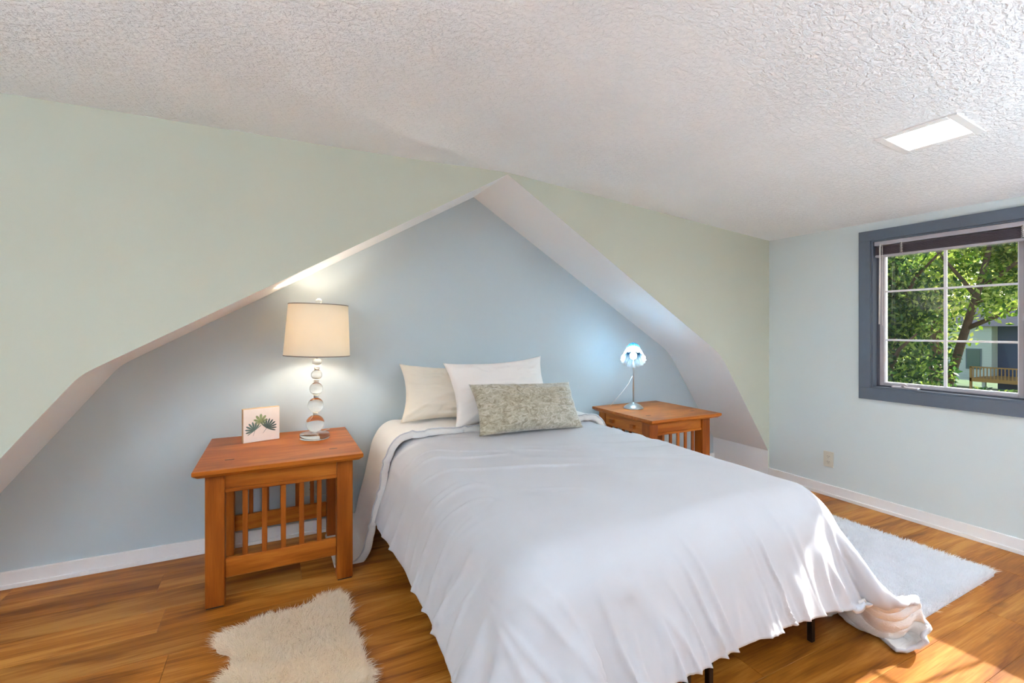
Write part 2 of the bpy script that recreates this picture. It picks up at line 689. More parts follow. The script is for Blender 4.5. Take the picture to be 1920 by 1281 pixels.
def casement(y0, y1):
    s = MB().build('sash', None, w1)      # the opening leaf
    z0, z1 = WZ0 + 0.012, WZ1 - 0.01
    b = MB()
    # dark stop around the leaf
    d = 0.012
    for lo, hi in (((0.045, y0, z0), (0.12, y0 + d, z1)), ((0.045, y1 - d, z0), (0.12, y1, z1)),
                   ((0.045, y0, z0), (0.12, y1, z0 + 0.008)), ((0.045, y0, z1 - d), (0.12, y1, z1))):
        b.box(lo, hi)
    o = s
    o.data = bpy.data.meshes.new('sash')
    b.b.to_mesh(o.data)
    b.b.free()
    o.data.materials.append(M['slate_dark'])
    a0, a1, c0, c1 = y0 + d, y1 - d, z0 + 0.008, z1 - d
    r = 0.026
    x0, x1 = 0.06, 0.10
    for nm, lo, hi in (('stile', (x0, a0, c0), (x1, a0 + r, c1)), ('stile', (x0, a1 - r, c0), (x1, a1, c1)),
                       ('rail', (x0, a0 + r, c0), (x1, a1 - r, c0 + 0.02)), ('rail', (x0, a0 + r, c1 - 0.05), (x1, a1 - r, c1))):
        w1box(nm, lo, hi, M['sash'], 0.003, s)
    g0, g1, h0, h1 = a0 + r, a1 - r, c0 + 0.02, c1 - 0.05
    w1box('glazing_bead', (0.066, g1 - 0.008, h0), (0.094, g1, h1), M['muntin'], 0.002, s)
    w1box('glazing_bead', (0.066, g0, h0), (0.094, g0 + 0.006, h1), M['muntin'], 0.002, s)
    w1box('glazing_bead', (0.066, g0, h0), (0.094, g1, h0 + 0.006), M['muntin'], 0.002, s)
    MB().box((0.079, g0, h0), (0.082, g1, h1)).build('pane', M['pane'], s)
    mu = 0.0085
    ym = (g0 + g1) / 2
    w1box('muntin', (0.067, ym - mu, h0), (0.078, ym + mu, h1), M['muntin'], 0.002, s)
    zt = (1.3 + (616 - 549) / 880 * 3.47, 1.3 + (616 - 637) / 880 * 3.47)
    for zz in zt:
        w1box('muntin', (0.068, g0, zz - mu * 0.8), (0.077, g1, zz + mu * 0.8), M['muntin'], 0.002, s)
    return s


casement(1.098, WY1 - 0.012)
casement(WY0 + 0.012, 1.015)
# crank and lock
ck = MB().box((0.012, 1.60, WZ0 + 0.012), (0.044, 1.755, WZ0 + 0.026), 0.006, 3).build('crank_housing', M['sash'], w1)
MB().tube([(0.02, 1.69, WZ0 + 0.026), (0.008, 1.69, WZ0 + 0.042), (0.004, 1.675, WZ0 + 0.044), (0.0, 1.655, WZ0 + 0.036)],
          [0.010, 0.011, 0.009, 0.006]).build('crank_handle', M['rail'], ck, True)
lk = MB().box((0.0, 1.075, 1.36), (0.013, 1.097, 1.44), 0.003, 2).build('latch_plate', M['sash'], w1)
MB().box((-0.012, 1.090, 1.345), (0.004, 1.104, 1.385), 0.004, 2).build('latch_lever', M['rail'], lk)

# raised venetian blind
vb = thing('venetian_blind', 'raised mauve-grey venetian blind bunched under the window head', 'blind', (XR, 0, 0))
MB().box((0.004, WY0 + 0.016, 1.892), (0.042, WY1 - 0.016, 1.921), 0.003, 2).build('headrail', M['rail'], vb)
slat = None
for k in range(13):
    z = 1.824 + k * 0.0046
    if slat is None:
        slat = MB().box((0.003, WY0 + 0.022, 0), (0.043, WY1 - 0.022, 0.0028), 0.001, 1).build('slat', M['blind'], vb)
        o = slat
    else:
        o = bpy.data.objects.new('slat', slat.data)
        COL.objects.link(o)
        o.parent = vb
    o.location = (0.0015 * math.sin(k * 2.1), 0, z)
MB().box((0.001, WY0 + 0.022, 1.808), (0.044, WY1 - 0.022, 1.8225), 0.005, 3).build('bottom_rail', M['rail'], vb)
MB().tube([(-0.003, 1.815, 1.905), (-0.006, 1.815, 1.88), (-0.006, 1.818, 1.6), (-0.006, 1.820, 1.33)], 0.0042).build('tilt_wand', M['cord'], vb, True)
MB().tube([(-0.002, 1.803, 1.90), (-0.002, 1.803, 1.5), (-0.002, 1.802, 1.32)], 0.0018, 6).build('lift_cord', M['cord'], vb)
for yy in (1.69, 1.10, 0.40):
    m = MB()
    for k in range(7):
        zz = 1.822 + k * 0.011
        m.tube([(-0.001, yy - 0.008, zz), (-0.005, yy, zz + 0.007), (-0.001, yy + 0.009, zz + 0.002), (-0.004, yy - 0.003, zz + 0.012)], 0.0022, 6)
    m.build('ladder_cord', M['cord'], vb, True)

# ------------------------------------------------------------------ recessed ceiling lights
def ceiling_light(cx, cy, label, w=0.27, d=0.30):
    z = ceil_z(cx)
    sl = math.atan2(ceil_z(cx + 0.1) - ceil_z(cx - 0.1), 0.2)
    t = thing('ceiling_light', label, 'ceiling light', (cx, cy, z), 0, 'recessed ceiling lights')
    t.rotation_euler = (0, -sl, 0)
    f = MB()
    a, b = w / 2, d / 2
    i, j = w / 2 - 0.034, d / 2 - 0.034
    for lo, hi in (((-a, -b, -0.006), (a, -j, 0.004)), ((-a, j, -0.006), (a, b, 0.004)),
                   ((-a, -j, -0.006), (-i, j, 0.004)), ((i, -j, -0.006), (a, j, 0.004))):
        f.box(lo, hi, 0.002, 1)
    f.build('trim', M['white_trim'], t)
    MB().box((-i, -j, -0.003), (i, j, 0.003)).build('light_panel', M['panel'], t)
    return t


ceiling_light(2.615, 1.05, 'square recessed ceiling light on the slope beside the window')
ceiling_light(2.5, -0.75, 'added fill ceiling light behind the viewer on the window side')  # this and the next two are unseen, added to brighten the room
ceiling_light(0.55, -0.55, 'added fill ceiling light above the viewer')
ceiling_light(-1.3, -0.3, 'added fill ceiling light behind the viewer on the left')


# ------------------------------------------------------------------ low unseen uplighters, added to brighten the ceiling and room
M['fill_uplight'] = emit('fill_uplighter_disc', (0.79, 0.94, 1.10, 1), FILL_UPLIGHT)


def fill_uplighter(x, y, label):
    t = thing('fill_floor_lamp', label, 'fill lamp', (x, y, 0), 0, 'added fill uplighters')
    MB().lathe([(0, 0), (0.14, 0), (0.14, 0.012), (0.03, 0.028), (0.012, 0.04), (0, 0.04)], 32).build('base', M['steel'], t, True)
    MB().tube([(0, 0, 0.03), (0, 0, 0.86)], 0.012, 12).build('pole', M['steel'], t, True)
    MB().lathe([(0.012, 0.85), (0.06, 0.86), (0.13, 0.90), (0.17, 0.98), (0.165, 0.982), (0.125, 0.907), (0.05, 0.868), (0.0, 0.865)], 40).build('bowl_shade', M['white_trim'], t, True)
    MB().lathe([(0, 0.918), (0.122, 0.918), (0.122, 0.922), (0, 0.922)], 32).build('light_disc', M['fill_uplight'], t)
    return t


fill_uplighter(-1.85, -0.6, 'added fill uplighter by the left wall behind the viewer')
fill_uplighter(2.75, -1.25, 'added fill uplighter by the window wall behind the viewer')


# ------------------------------------------------------------------ wall outlets
def outlet(name, loc, rz, label, plugged=False):
    t = thing(name, label, 'outlet', loc, rz)
    MB().box((-0.037, -0.006, -0.06), (0.037, 0.0, 0.06), 0.003, 2).build('cover_plate', M['ivory'], t)
    for dz in (-0.021, 0.021):
        s = MB().lathe([(0.0, 0.0), (0.016, 0.0), (0.0165, -0.002)], 20, Matrix.Translation((0, -0.0085, dz)) @ Matrix.Rotation(math.radians(90), 4, 'X')).build('socket', M['ivory'], t)
        m = MB()
        m.box((-0.0075, -0.0095, dz - 0.002), (-0.0055, -0.0083, dz + 0.008))
        m.box((0.0055, -0.0095, dz - 0.002), (0.0075, -0.0083, dz + 0.006))
        m.box((-0.002, -0.0095, dz - 0.010), (0.002, -0.0083, dz - 0.006))
        m.build('slots', M['slot'], s)
    MB().lathe([(0, 0.001), (0.003, 0.0)], 10, Matrix.Translation((0, -0.007, 0)) @ Matrix.Rotation(math.radians(90), 4, 'X')).build('screw', M['steel'], t)
    return t


outlet('wall_outlet', (XR - 0.0005, 2.165, 0.283), -math.pi / 2, 'ivory wall outlet on the pale wall under the window')
outlet('wall_outlet', (0.19, YB - 0.0005, 0.30), 0, 'ivory outlet on the blue wall seen through the nightstand slats')


# ------------------------------------------------------------------ nightstands
def nightstand(loc, w, d, label, H=0.66):
    t = thing('nightstand', label, 'nightstand', loc, 0, 'slatted mission nightstands')
    hw, hd = w / 2, d / 2
    # top with chamfered underside
    b = bmesh.new()
    th, ch = 0.034, 0.020
    lv = [(hw - ch, hd - ch, H - th), (hw, hd, H - th + ch * 0.8), (hw, hd, H - 0.002), (hw - 0.002, hd - 0.002, H)]
    rings = []
    for a, c, z in lv:
        rings.append([b.verts.new((sx * a, sy * c, z)) for sx, sy in ((-1, -1), (1, -1), (1, 1), (-1, 1))])
    for r0, r1 in zip(rings, rings[1:]):
        for i in range(4):
            j = (i + 1) % 4
            b.faces.new((r0[i], r0[j], r1[j], r1[i]))
    b.faces.new(rings[0][::-1])
    b.faces.new(rings[-1])
    m = MB()
    m.merge(b)
    top = m.build('table_top', M['oak_x'], t)
    for px in (-0.32, 0.325):
        MB().box((px * w - 0.020, -hd + 0.165, H - 0.003), (px * w + 0.020, -hd + 0.178, H + 0.0008)).build('peg', M['peg'], top)
    ox, oyf, oyb = 0.042, 0.072, 0.035
    lw = 0.078
    x0, x1, y0, y1 = -hw + ox, hw - ox, -hd + oyf, hd - oyb
    for sx in (0, 1):
        for sy in (0, 1):
            ax = x0 if sx == 0 else x1 - lw
            ay = y0 if sy == 0 else y1 - lw
            lg = MB().box((ax, ay, 0.006), (ax + lw, ay + lw, H - th), 0.004, 2).build('leg', M['oak_z_shaded'], t)
            MB().box((ax + 0.004, ay + 0.004, 0.0), (ax + lw - 0.004, ay + lw - 0.004, 0.006)).build('foot_pad', M['rubber'], lg)
    for ys, sgn in ((y0 + 0.018, 1), (y1 - 0.018, -1)):
        ya, yb = sorted((ys, ys + sgn * 0.022))
        MB().box((x0 + lw, ya, H - th - 0.085), (x1 - lw, yb, H - th)).build('apron', M['oak_x'], t)
        MB().box((x0 + lw, ya - 0.008, H - th - 0.098), (x1 - lw, yb + 0.004, H - th - 0.080), 0.005, 3).build('apron_moulding', M['oak_x'], t)
        MB().box((x0 + lw, ya, 0.125), (x1 - lw, yb, 0.215), 0.003, 1).build('lower_rail', M['oak_x'], t)
        n = 5
        inner = x1 - x0 - 2 * lw
        for k in range(n):
            cx = x0 + lw + inner * (k + 1) / (n + 1)
            MB().box((cx - 0.0115, ya + 0.004, 0.21), (cx + 0.0115, yb - 0.004, H - th - 0.09), 0.002, 1).build('slat', M['oak_z_shaded'], t)
    # side with the drawer (towards -X) and plain side
    MB().box((x1 - 0.03, y0 + lw, H - th - 0.085), (x1 - 0.01, y1 - lw, H - th)).build('side_apron', M['oak_y'], t)
    dr = MB().box((x0 + 0.006, y0 + lw + 0.003, H - th - 0.098), (x0 + 0.028, y1 - lw - 0.003, H - th - 0.006), 0.003, 2).build('drawer', M['oak_y'], t)
    yc = (y0 + y1) / 2
    for yy in (yc - 0.12, yc + 0.12):
        MB().box((x0 - 0.020, yy - 0.02, H - th - 0.068), (x0 + 0.008, yy + 0.02, H - th - 0.040), 0.006, 3).build('drawer_pull', M['oak_y'], dr)
    return t


NSL = nightstand((0.027, 2.853, 0), 0.735, 0.725, 'slatted cherry wood nightstand holding the drum-shade lamp and leaf art')
NSR = nightstand((2.66, 2.81, 0), 0.69, 0.69, 'slatted cherry wood nightstand beyond the bed holding the blue glass lamp')

# ------------------------------------------------------------------ drum lamp with stacked crystal balls
LX, LY, LZ = 0.195, 2.962, 0.6605
lamp = thing('table_lamp', 'drum-shade table lamp on a stem of stacked clear crystal balls', 'lamp', (LX, LY, LZ))
lamp.rotation_euler = (0, math.radians(1.6), 0)
MB().lathe([(0, 0), (0.078, 0), (0.082, 0.003), (0.082, 0.024), (0.079, 0.028), (0.02, 0.030), (0, 0.030)], 48).build('base', M['crystal'], lamp, True)
zs = [(0.746, 0.051), (0.853, 0.0435), (0.948, 0.037), (1.029, 0.031), (1.10, 0.026)]
prev_top = 0.030
for zc, r in zs:
    zc -= LZ
    a0 = math.asin(0.009 / r)
    prof = [(0.0, zc - r * math.cos(a0))]
    for k in range(21):
        a = a0 + (math.pi - 2 * a0) * k / 20
        prof.append((r * math.sin(a), zc - r * math.cos(a)))
    prof.append((0.0, zc + r * math.cos(a0)))
    MB().lathe(prof, 40).build('crystal_ball', M['crystal'], lamp, True)
    lo = zc - r * math.cos(a0)
    c = (prev_top + lo) / 2
    h = max(0.004, (lo - prev_top) / 2)
    MB().lathe([(0, c - h), (0.009, c - h), (0.0145, c - h * 0.6), (0.0145, c - h * 0.1), (0.009, c), (0.0145, c + h * 0.3), (0.0145, c + h * 0.7), (0.009, c + h), (0, c + h)], 24).build('spacer_ring', M['steel'], lamp, True)
    prev_top = zc + r * math.cos(a0)
sh0, sh1 = 1.142 - LZ, 1.438 - LZ
MB().tube([(0, 0, prev_top - 0.001), (0, 0, sh0 + 0.06)], 0.008, 12).build('stem', M['steel'], lamp, True)
m = MB()
r0, r1 = 0.181, 0.163
m.lathe([(r0, sh0), ((r0 + r1) / 2, (sh0 + sh1) / 2), (r1, sh1), (r1 - 0.003, sh1), ((r0 + r1) / 2 - 0.003, (sh0 + sh1) / 2), (r0 - 0.003, sh0), (r0, sh0)], 64)
shade = m.build('shade', M['shade'], lamp, True)
smooth_angle(shade, 50)
MB().lathe([(r0 + 0.001, sh0 - 0.002), (r0 + 0.001, sh0 + 0.003), (r0 - 0.004, sh0 + 0.003), (r0 - 0.004, sh0 - 0.002), (r0 + 0.001, sh0 - 0.002)], 64).build('shade_rim', M['shade_rim'], shade)
MB().lathe([(r1 + 0.001, sh1 - 0.003), (r1 + 0.001, sh1 + 0.002), (r1 - 0.004, sh1 + 0.002), (r1 - 0.004, sh1 - 0.003), (r1 + 0.001, sh1 - 0.003)], 64).build('shade_rim', M['shade_rim'], shade)
zb = sh0 + 0.13
MB().lathe([(0, zb - 0.06)] + [(0.033 * math.sin(a) + 0.002, zb - 0.036 * math.cos(a)) for a in (0.5 + 2.6 * k / 12 for k in range(13))] + [(0, zb + 0.036)], 24).build('bulb', M['bulb_warm'], lamp, True)
MB().tube([(0, 0, sh0 + 0.03), (0, 0, zb - 0.05)], 0.014, 12).build('bulb_socket', M['steel'], lamp, True)
hp = MB()
for s in (-1, 1):
    hp.tube([(0, s * 0.014, sh0 + 0.04), (0, s * 0.05, sh0 + 0.10), (0, s * 0.055, sh0 + 0.18), (0, s * 0.03, sh1 - 0.03), (0, 0, sh1 - 0.005)], 0.002, 6)
for k in range(3):
    a = 2 * math.pi * k / 3 + 0.4
    hp.tube([(0, 0, sh1 - 0.004), (r1 * math.cos(a), r1 * math.sin(a), sh1 - 0.004)], 0.002, 6)
hp.build('harp', M['steel'], lamp, True)
MB().lathe([(0, sh1 - 0.004), (0.006, sh1 - 0.004), (0.006, sh1 + 0.006)] + [(0.0175 * math.sin(a), sh1 + 0.021 - 0.0175 * math.cos(a)) for a in (0.35 + 2.79 * k / 12 for k in range(12))] + [(0, sh1 + 0.0385)], 24).build('finial', M['crystal'], lamp, True)
MB().tube([(0.02, 0.07, 0.006), (0.04, 0.14, 0.006), (0.10, 0.215, 0.004), (0.125, 0.255, -0.05), (0.12, 0.262, -0.25), (0.12, 0.264, -0.42), (0.04, 0.262, -0.42), (0.0, 0.262, -0.36)], 0.003, 6).build('power_cord', M['cord'], lamp, True)

# ------------------------------------------------------------------ leaf art block
art = thing('art_block', 'small wooden block print of three green palm leaves', 'art print', (-0.079, 3.018, 0.6605), math.atan2(0.049, 0.182))
MB().box((-0.094, 0.0, 0), (0.094, 0.034, 0.188), 0.002, 2).build('block', plain('pale_wood_block', (214, 178, 132), 0.6, vary=0.06), art)
MB().box((-0.0925, -0.0012, 0.0015), (0.0925, 0.0004, 0.1865)).build('printed_face', plain('blush_white_print', (238, 224, 214), 0.6, vary=0.02), art)


def leaf_print(cx, cz, ang, size, lobes, spread, mat, stem):
    vs, fs = [(cx, -0.0016, cz)], []
    n = 220
    for i in range(n + 1):
        a = -spread + 2 * spread * i / n
        lob = abs(math.cos(a * lobes / (2 * spread) * math.pi))
        env = (0.58 + 0.42 * math.cos(a * 0.62)) if spread > 1.4 else 1.0
        r = size * env * (0.30 + 0.70 * lob ** 0.6)
        vs.append((cx + r * math.sin(a + ang), -0.0016, cz + r * math.cos(a + ang)))
    for i in range(1, n + 1):
        fs.append((0, i, i + 1))
    k = len(vs)
    sx, sz = -math.sin(ang + stem[1]), -math.cos(ang + stem[1])
    L = stem[0]
    vs += [(cx - sz * 0.001, -0.00165, cz + sx * 0.001), (cx + sz * 0.001, -0.00165, cz - sx * 0.001),
           (cx + sx * L + sz * 0.0006, -0.00165, cz + sz * L - sx * 0.0006), (cx + sx * L - sz * 0.0006, -0.00165, cz + sz * L + sx * 0.0006)]
    fs.append((k, k + 1, k + 2, k + 3))
    return obj_from('printed_leaf', vs, fs, mat, art)


leaf_print(-0.006, 0.112, 0.05, 0.043, 9, 2.9, plain('leaf_light_green', (142, 152, 104), 0.6, vary=0.25, scale=60), (0.03, 0.1))
leaf_print(-0.036, 0.064, -0.62, 0.052, 8, 1.55, plain('leaf_blue_green', (92, 116, 108), 0.6, vary=0.3, scale=60), (0.030, 0.9))
leaf_print(0.024, 0.070, 0.62, 0.058, 9, 1.45, plain('leaf_dark_green', (70, 88, 82), 0.6, vary=0.3, scale=60), (0.032, 0.0))

# ------------------------------------------------------------------ blue fluted glass lamp
BX, BY, BZ = 2.549, 2.925, 0.6605
lp2 = thing('desk_lamp', 'slim steel lamp with a fluted blue glass bell shade', 'lamp', (BX, BY, BZ))
MB().lathe([(0, 0), (0.078, 0), (0.079, 0.004), (0.074, 0.012), (0.058, 0.026), (0.034, 0.038), (0.012, 0.044), (0.007, 0.052), (0, 0.052)], 48).build('base', M['steel'], lp2, True)
MB().tube([(0.0, 0, 0.045), (0.0, 0, 0.40), (0.0, 0.0, 0.46), (0.008, 0.010, 0.492), (0.021, 0.025, 0.508)], 0.0055, 14).build('pole', M['steel'], lp2, True)


def blue_glass():
    g = N('blue_fluted_glass')
    tc = g.n('ShaderNodeTexCoord')
    sp = g.n('ShaderNodeSeparateXYZ')
    g.l(tc.outputs['Object'], sp.inputs[0])
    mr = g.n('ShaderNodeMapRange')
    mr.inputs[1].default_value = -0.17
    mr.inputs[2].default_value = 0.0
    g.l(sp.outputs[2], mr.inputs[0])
    col = g.ramp(mr.outputs[0], [(0.0, lin((250, 253, 255))), (0.40, lin((225, 240, 250))), (0.62, lin((52, 98, 124))), (1.0, lin((6, 20, 30)))])  # bulb glow put into the pale lower end, top darkened to stay blue
    gl = g.n('ShaderNodeBsdfGlass')
    gl.inputs['IOR'].default_value = 1.3
    gl.inputs['Roughness'].default_value = 0.12
    g.l(col, gl.inputs['Color'])
    tr = g.n('ShaderNodeBsdfTranslucent')
    g.l(col, tr.inputs['Color'])
    mx = g.n('ShaderNodeMixShader')
    mx.inputs[0].default_value = 0.7
    g.l(gl.outputs[0], mx.inputs[1])
    g.l(tr.outputs[0], mx.inputs[2])
    return g.done(mx.outputs[0])


# shade in its own frame: apex at the origin, opening towards -Z, then tilted to face the bed
prof = [(0.004, 0.0), (0.018, -0.004), (0.034, -0.016), (0.044, -0.036), (0.052, -0.065), (0.061, -0.095), (0.072, -0.125), (0.084, -0.15)]
flute = lambda a, k: 1.0 + (0.045 if k > 1 else 0.0) * math.cos(18 * a)
sm = MB().lathe(prof, 144, None, flute)
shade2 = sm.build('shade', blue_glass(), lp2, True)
open_dir = Vector((-0.66 * 0.72, -0.75 * 0.72, -0.70)).normalized()
tl = Matrix.Translation((0.022, 0.026, 0.512)) @ (-open_dir).to_track_quat('Z', 'Y').to_matrix().to_4x4() @ Matrix.Scale(1.12, 4)
shade2.matrix_local = tl
cap = MB().lathe([(0, 0.014), (0.006, 0.012), (0.016, 0.002), (0.022, -0.006), (0.0, -0.005)], 24).build('shade_cap', M['steel'], lp2, True)
cap.matrix_local = tl
sk2 = MB().lathe([(0, -0.004), (0.017, -0.006), (0.019, -0.05), (0.016, -0.078), (0, -0.079)], 20).build('bulb_socket', M['steel'], lp2, True)
sk2.matrix_local = tl
bb = MB().lathe([(0, -0.080)] + [(0.024 * math.sin(a), -0.112 + 0.026 * math.cos(a)) for a in (0.5 + 2.6 * k / 10 for k in range(11))] + [(0, -0.138)], 20).build('bulb', M['bulb_cool'], lp2, True)
bb.matrix_local = tl
MB().tube([(-0.004, 0.006, 0.26), (-0.02, 0.03, 0.20), (-0.05, 0.09, 0.11), (-0.075, 0.16, 0.03), (-0.08, 0.255, -0.06), (-0.08, 0.29, -0.3)], 0.0022, 6).build('power_cord', M['cord'], lp2, True)

# ------------------------------------------------------------------ bed: frame, mattress
BX0, BX1, BY0, BY1 = 0.645, 2.035, 1.165, 3.19
BTOP = 0.605
bf = thing('bed_frame', 'dark metal platform bed frame under the white comforter', 'bed frame', ((BX0 + BX1) / 2, (BY0 + BY1) / 2, 0))
cx, cy = bf.location.x, bf.location.y
for nm, lo, hi in (('side_rail', (BX0, BY0, 0.31), (BX0 + 0.03, BY1, 0.35)), ('side_rail', (BX1 - 0.03, BY0, 0.31), (BX1, BY1, 0.35)),
                   ('end_rail', (BX0 + 0.03, BY0, 0.31), (BX1 - 0.03, BY0 + 0.03, 0.35)), ('end_rail', (BX0 + 0.03, BY1 - 0.03, 0.31), (BX1 - 0.03, BY1, 0.35)),
                   ('centre_rail', (1.32, BY0 + 0.03, 0.31), (1.35, BY1 - 0.03, 0.35))):
    MB().box((lo[0] - cx, lo[1] - cy, lo[2]), (hi[0] - cx, hi[1] - cy, hi[2]), 0.003, 1).build(nm, M['dark_metal'], bf)
for lx in (BX0 + 0.012, 1.275, 1.385, 1.985):
    for ly in (1.19, 2.2, 3.12):
        MB().box((lx - 0.011 - cx, ly - 0.011 - cy, 0), (lx + 0.011 - cx, ly + 0.011 - cy, 0.312), 0.002, 1).build('leg', M['dark_metal'], bf)
mt = MB().box((BX0 + 0.005, BY0 + 0.005, 0.352), (BX1 - 0.005, BY1, BTOP - 0.005), 0.05, 4).build('mattress', M['mattress'], None, True)
tag(mt, 'white mattress covered by the comforter', 'mattress')


# ------------------------------------------------------------------ draped bedding: a small cloth solver
def drape(nx, ny, sp, x0, y0, z0, box, rad, th, steps, hem=None, wob=0.004, seed=1, fric=0.35, stiff=1.0, flare=0.2, zfloor=0.012, ymax=3.225, dt=1 / 420, pins=()):
    """many small steps, one constraint sweep each; collides with a rounded, slightly flared mattress box"""
    r = np.random.default_rng(seed)
    jj, ii = np.mgrid[0:ny, 0:nx]
    P = np.stack([x0 + ii * sp, y0 - jj * sp, np.full_like(ii, z0, float)], -1).astype(float)
    lo = r.normal(0, 1, (ny // 5 + 3, nx // 5 + 3))
    up = np.kron(lo, np.ones((5, 5)))[:ny, :nx]
    for _ in range(4):
        up = (up + np.roll(up, 1, 0) + np.roll(up, -1, 0) + np.roll(up, 1, 1) + np.roll(up, -1, 1)) / 5
    P[..., 2] += np.abs(up) * wob
    Q = P.copy()
    bl, bh = np.array(box[0]), np.array(box[1])
    c, hb = (bl + bh) / 2, (bh - bl) / 2 + th
    rr = rad + th
    g = -9.8 * dt * dt
    rest_u = np.full((ny, nx - 1), sp)
    rest_v = np.full((ny - 1, nx), sp)
    if hem:
        for k in range(3):
            f = 1 - hem * (1 - k / 3)
            rest_u[-1 - k, :] *= f
            rest_v[:, k] *= f
            rest_v[:, -1 - k] *= f

    def solve(A, B, rest, k):
        d = B - A
        L = np.sqrt(np.einsum('...i,...i', d, d)) + 1e-9
        d *= (0.5 * k * (1 - rest / L))[..., None]
        A += d
        B -= d

    def bend(A, B, L0, k):
        d = B - A
        L = np.sqrt(np.einsum('...i,...i', d, d)) + 1e-9
        d *= (np.clip(L0 - L, 0, None) * 0.5 * k / L)[..., None]
        A -= d
        B += d

    for s in range(steps):
        V = (P - Q) * 0.9965
        V *= np.minimum(1, 0.004 / (np.sqrt(np.einsum('...i,...i', V, V)) + 1e-9))[..., None]
        Q = P.copy()
        P += V
        P[..., 2] += g
        for it in range(2):
            for o in (0, 1):
                n2, m2 = (nx - o) // 2, (ny - o) // 2
                solve(P[:, o:o + 2 * n2:2], P[:, o + 1:o + 2 * n2:2], rest_u[:, o::2][:, :n2], 1.0)
                solve(P[o:o + 2 * m2:2], P[o + 1:o + 2 * m2:2], rest_v[o::2][:m2], 1.0)
        if s % 3 == 0:
            for o in (0, 1):
                m2 = (ny - o) // 2
                a, b = P[o:o + 2 * m2:2], P[o + 1:o + 2 * m2:2]
                solve(a[:, :-1], b[:, 1:], sp * 1.41421, 0.2)
                solve(a[:, 1:], b[:, :-1], sp * 1.41421, 0.2)
            for st in (2, 5):
                for o in range(2 * st):
                    na = len(range(o, nx - st, 2 * st))
                    if na:
                        bend(P[:, o:nx - st:2 * st], P[:, o + st::2 * st][:, :na], st * sp, 0.02 * stiff)
                    na = len(range(o, ny - st, 2 * st))
                    if na:
                        bend(P[o:ny - st:2 * st], P[o + st::2 * st][:na], st * sp, 0.02 * stiff)
        if s > steps * 0.4:
            for pj, pi, tgt in pins:
                P[pj, pi] += (np.array(tgt) - P[pj, pi]) * 0.03
        rel = P - c
        fl = flare * np.clip(bh[2] - P[..., 2], 0, 1)
        q = np.abs(rel) - (hb - rr)
        q[..., 0] -= fl
        q[..., 1] -= fl
        q[..., 2] = np.where(rel[..., 2] < 0, -0.05, q[..., 2])
        qo = np.maximum(q, 0)
        Lq = np.sqrt(np.einsum('...i,...i', qo, qo)) + 1e-9
        inside = Lq < 1e-8
        hit = (Lq < rr) & ~inside
        P += np.where(hit[..., None], np.sign(rel) * qo * ((rr - Lq) / Lq)[..., None], 0)
        top = inside & (rel[..., 2] > 0)
        P[..., 2] = np.where(top, bh[2] + th, P[..., 2])
        P[..., 2] = np.maximum(P[..., 2], zfloor)
        P[..., 1] = np.minimum(P[..., 1], ymax)
        con = hit | top | (P[..., 2] <= zfloor + 1e-6)
        Q += np.where(con[..., None], (P - Q) * fric, 0)
    return P


def upsample(P, k):
    """Catmull-Rom refinement of a grid along both axes"""
    for ax in (0, 1):
        P = np.moveaxis(P, ax, 0)
        n = P.shape[0]
        pad = np.concatenate([2 * P[:1] - P[1:2], P, 2 * P[-1:] - P[-2:-1]], 0)
        out = []
        for i in range(n - 1):
            p0, p1, p2, p3 = pad[i], pad[i + 1], pad[i + 2], pad[i + 3]
            for j in range(k):
                t = j / k
                out.append(0.5 * (2 * p1 + (p2 - p0) * t + (2 * p0 - 5 * p1 + 4 * p2 - p3) * t * t + (3 * p1 - p0 - 3 * p2 + p3) * t ** 3))
        out.append(P[-1])
        P = np.moveaxis(np.array(out), 0, ax)
    return P


def grid_normals(P):
    du = np.gradient(P, axis=1)
    dv = np.gradient(P, axis=0)
    n = np.cross(dv, du)
    return n / (np.linalg.norm(n, axis=-1, keepdims=True) + 1e-9)


def grid_obj(name, P, mats, parent=None):
    ny, nx = P.shape[:2]
    idx = np.arange(nx * ny).reshape(ny, nx)
    f = np.stack([idx[:-1, :-1], idx[1:, :-1], idx[1:, 1:], idx[:-1, 1:]], -1).reshape(-1, 4)
    return obj_from(name, P.reshape(-1, 3), f, mats, parent, True)


def value_noise(u, v, seed, fu, fv):
    r = np.random.default_rng(seed)
    G = r.uniform(-1, 1, (64, 64))
    a, b = u * fu, v * fv
    i, j = np.floor(a).astype(int), np.floor(b).astype(int)
    s, t = a - i, b - j
    s, t = s * s * (3 - 2 * s), t * t * (3 - 2 * t)
    g = lambda p, q: G[p % 64, q % 64]
    return (g(i, j) * (1 - s) + g(i + 1, j) * s) * (1 - t) + (g(i, j + 1) * (1 - s) + g(i + 1, j + 1) * s) * t


com = thing('comforter', 'white puffy comforter spread over the bed, corner trailing at the foot', 'comforter', (0, 0, 0))
SPC = 0.0225
LO, RO, FO = 0.385, 0.60, 0.36               # overhang at the left, right and foot
X0 = BX0 - 0.045 - LO
NX = int(round((BX1 - BX0 + 0.06 + LO + RO) / SPC))
NY = int(round((3.13 - BY0 + 0.015 + FO) / SPC))
P = drape(NX, NY, SPC, X0, 3.13, 0.66, ((BX0, BY0, 0.30), (BX1, BY1 + 0.4, BTOP)), 0.10, 0.045, 900, hem=0.05, seed=3, stiff=1.6, flare=0.24,
          pins=((NY - 1, NX - 1, (2.205, 0.975, 0.014)), (NY - 8, NX - 1, (2.235, 1.13, 0.014)), (NY - 16, NX - 1, (2.25, 1.30, 0.014)),
                (NY - 1, NX - 7, (2.27, 0.945, 0.14)), (NY - 1, NX - 13, (2.30, 0.935, 0.26)), (NY - 1, NX - 19, (2.20, 0.965, 0.315)), (NY - 1, NX - 24, (2.09, 1.03, 0.29))))
P = upsample(P, 3)
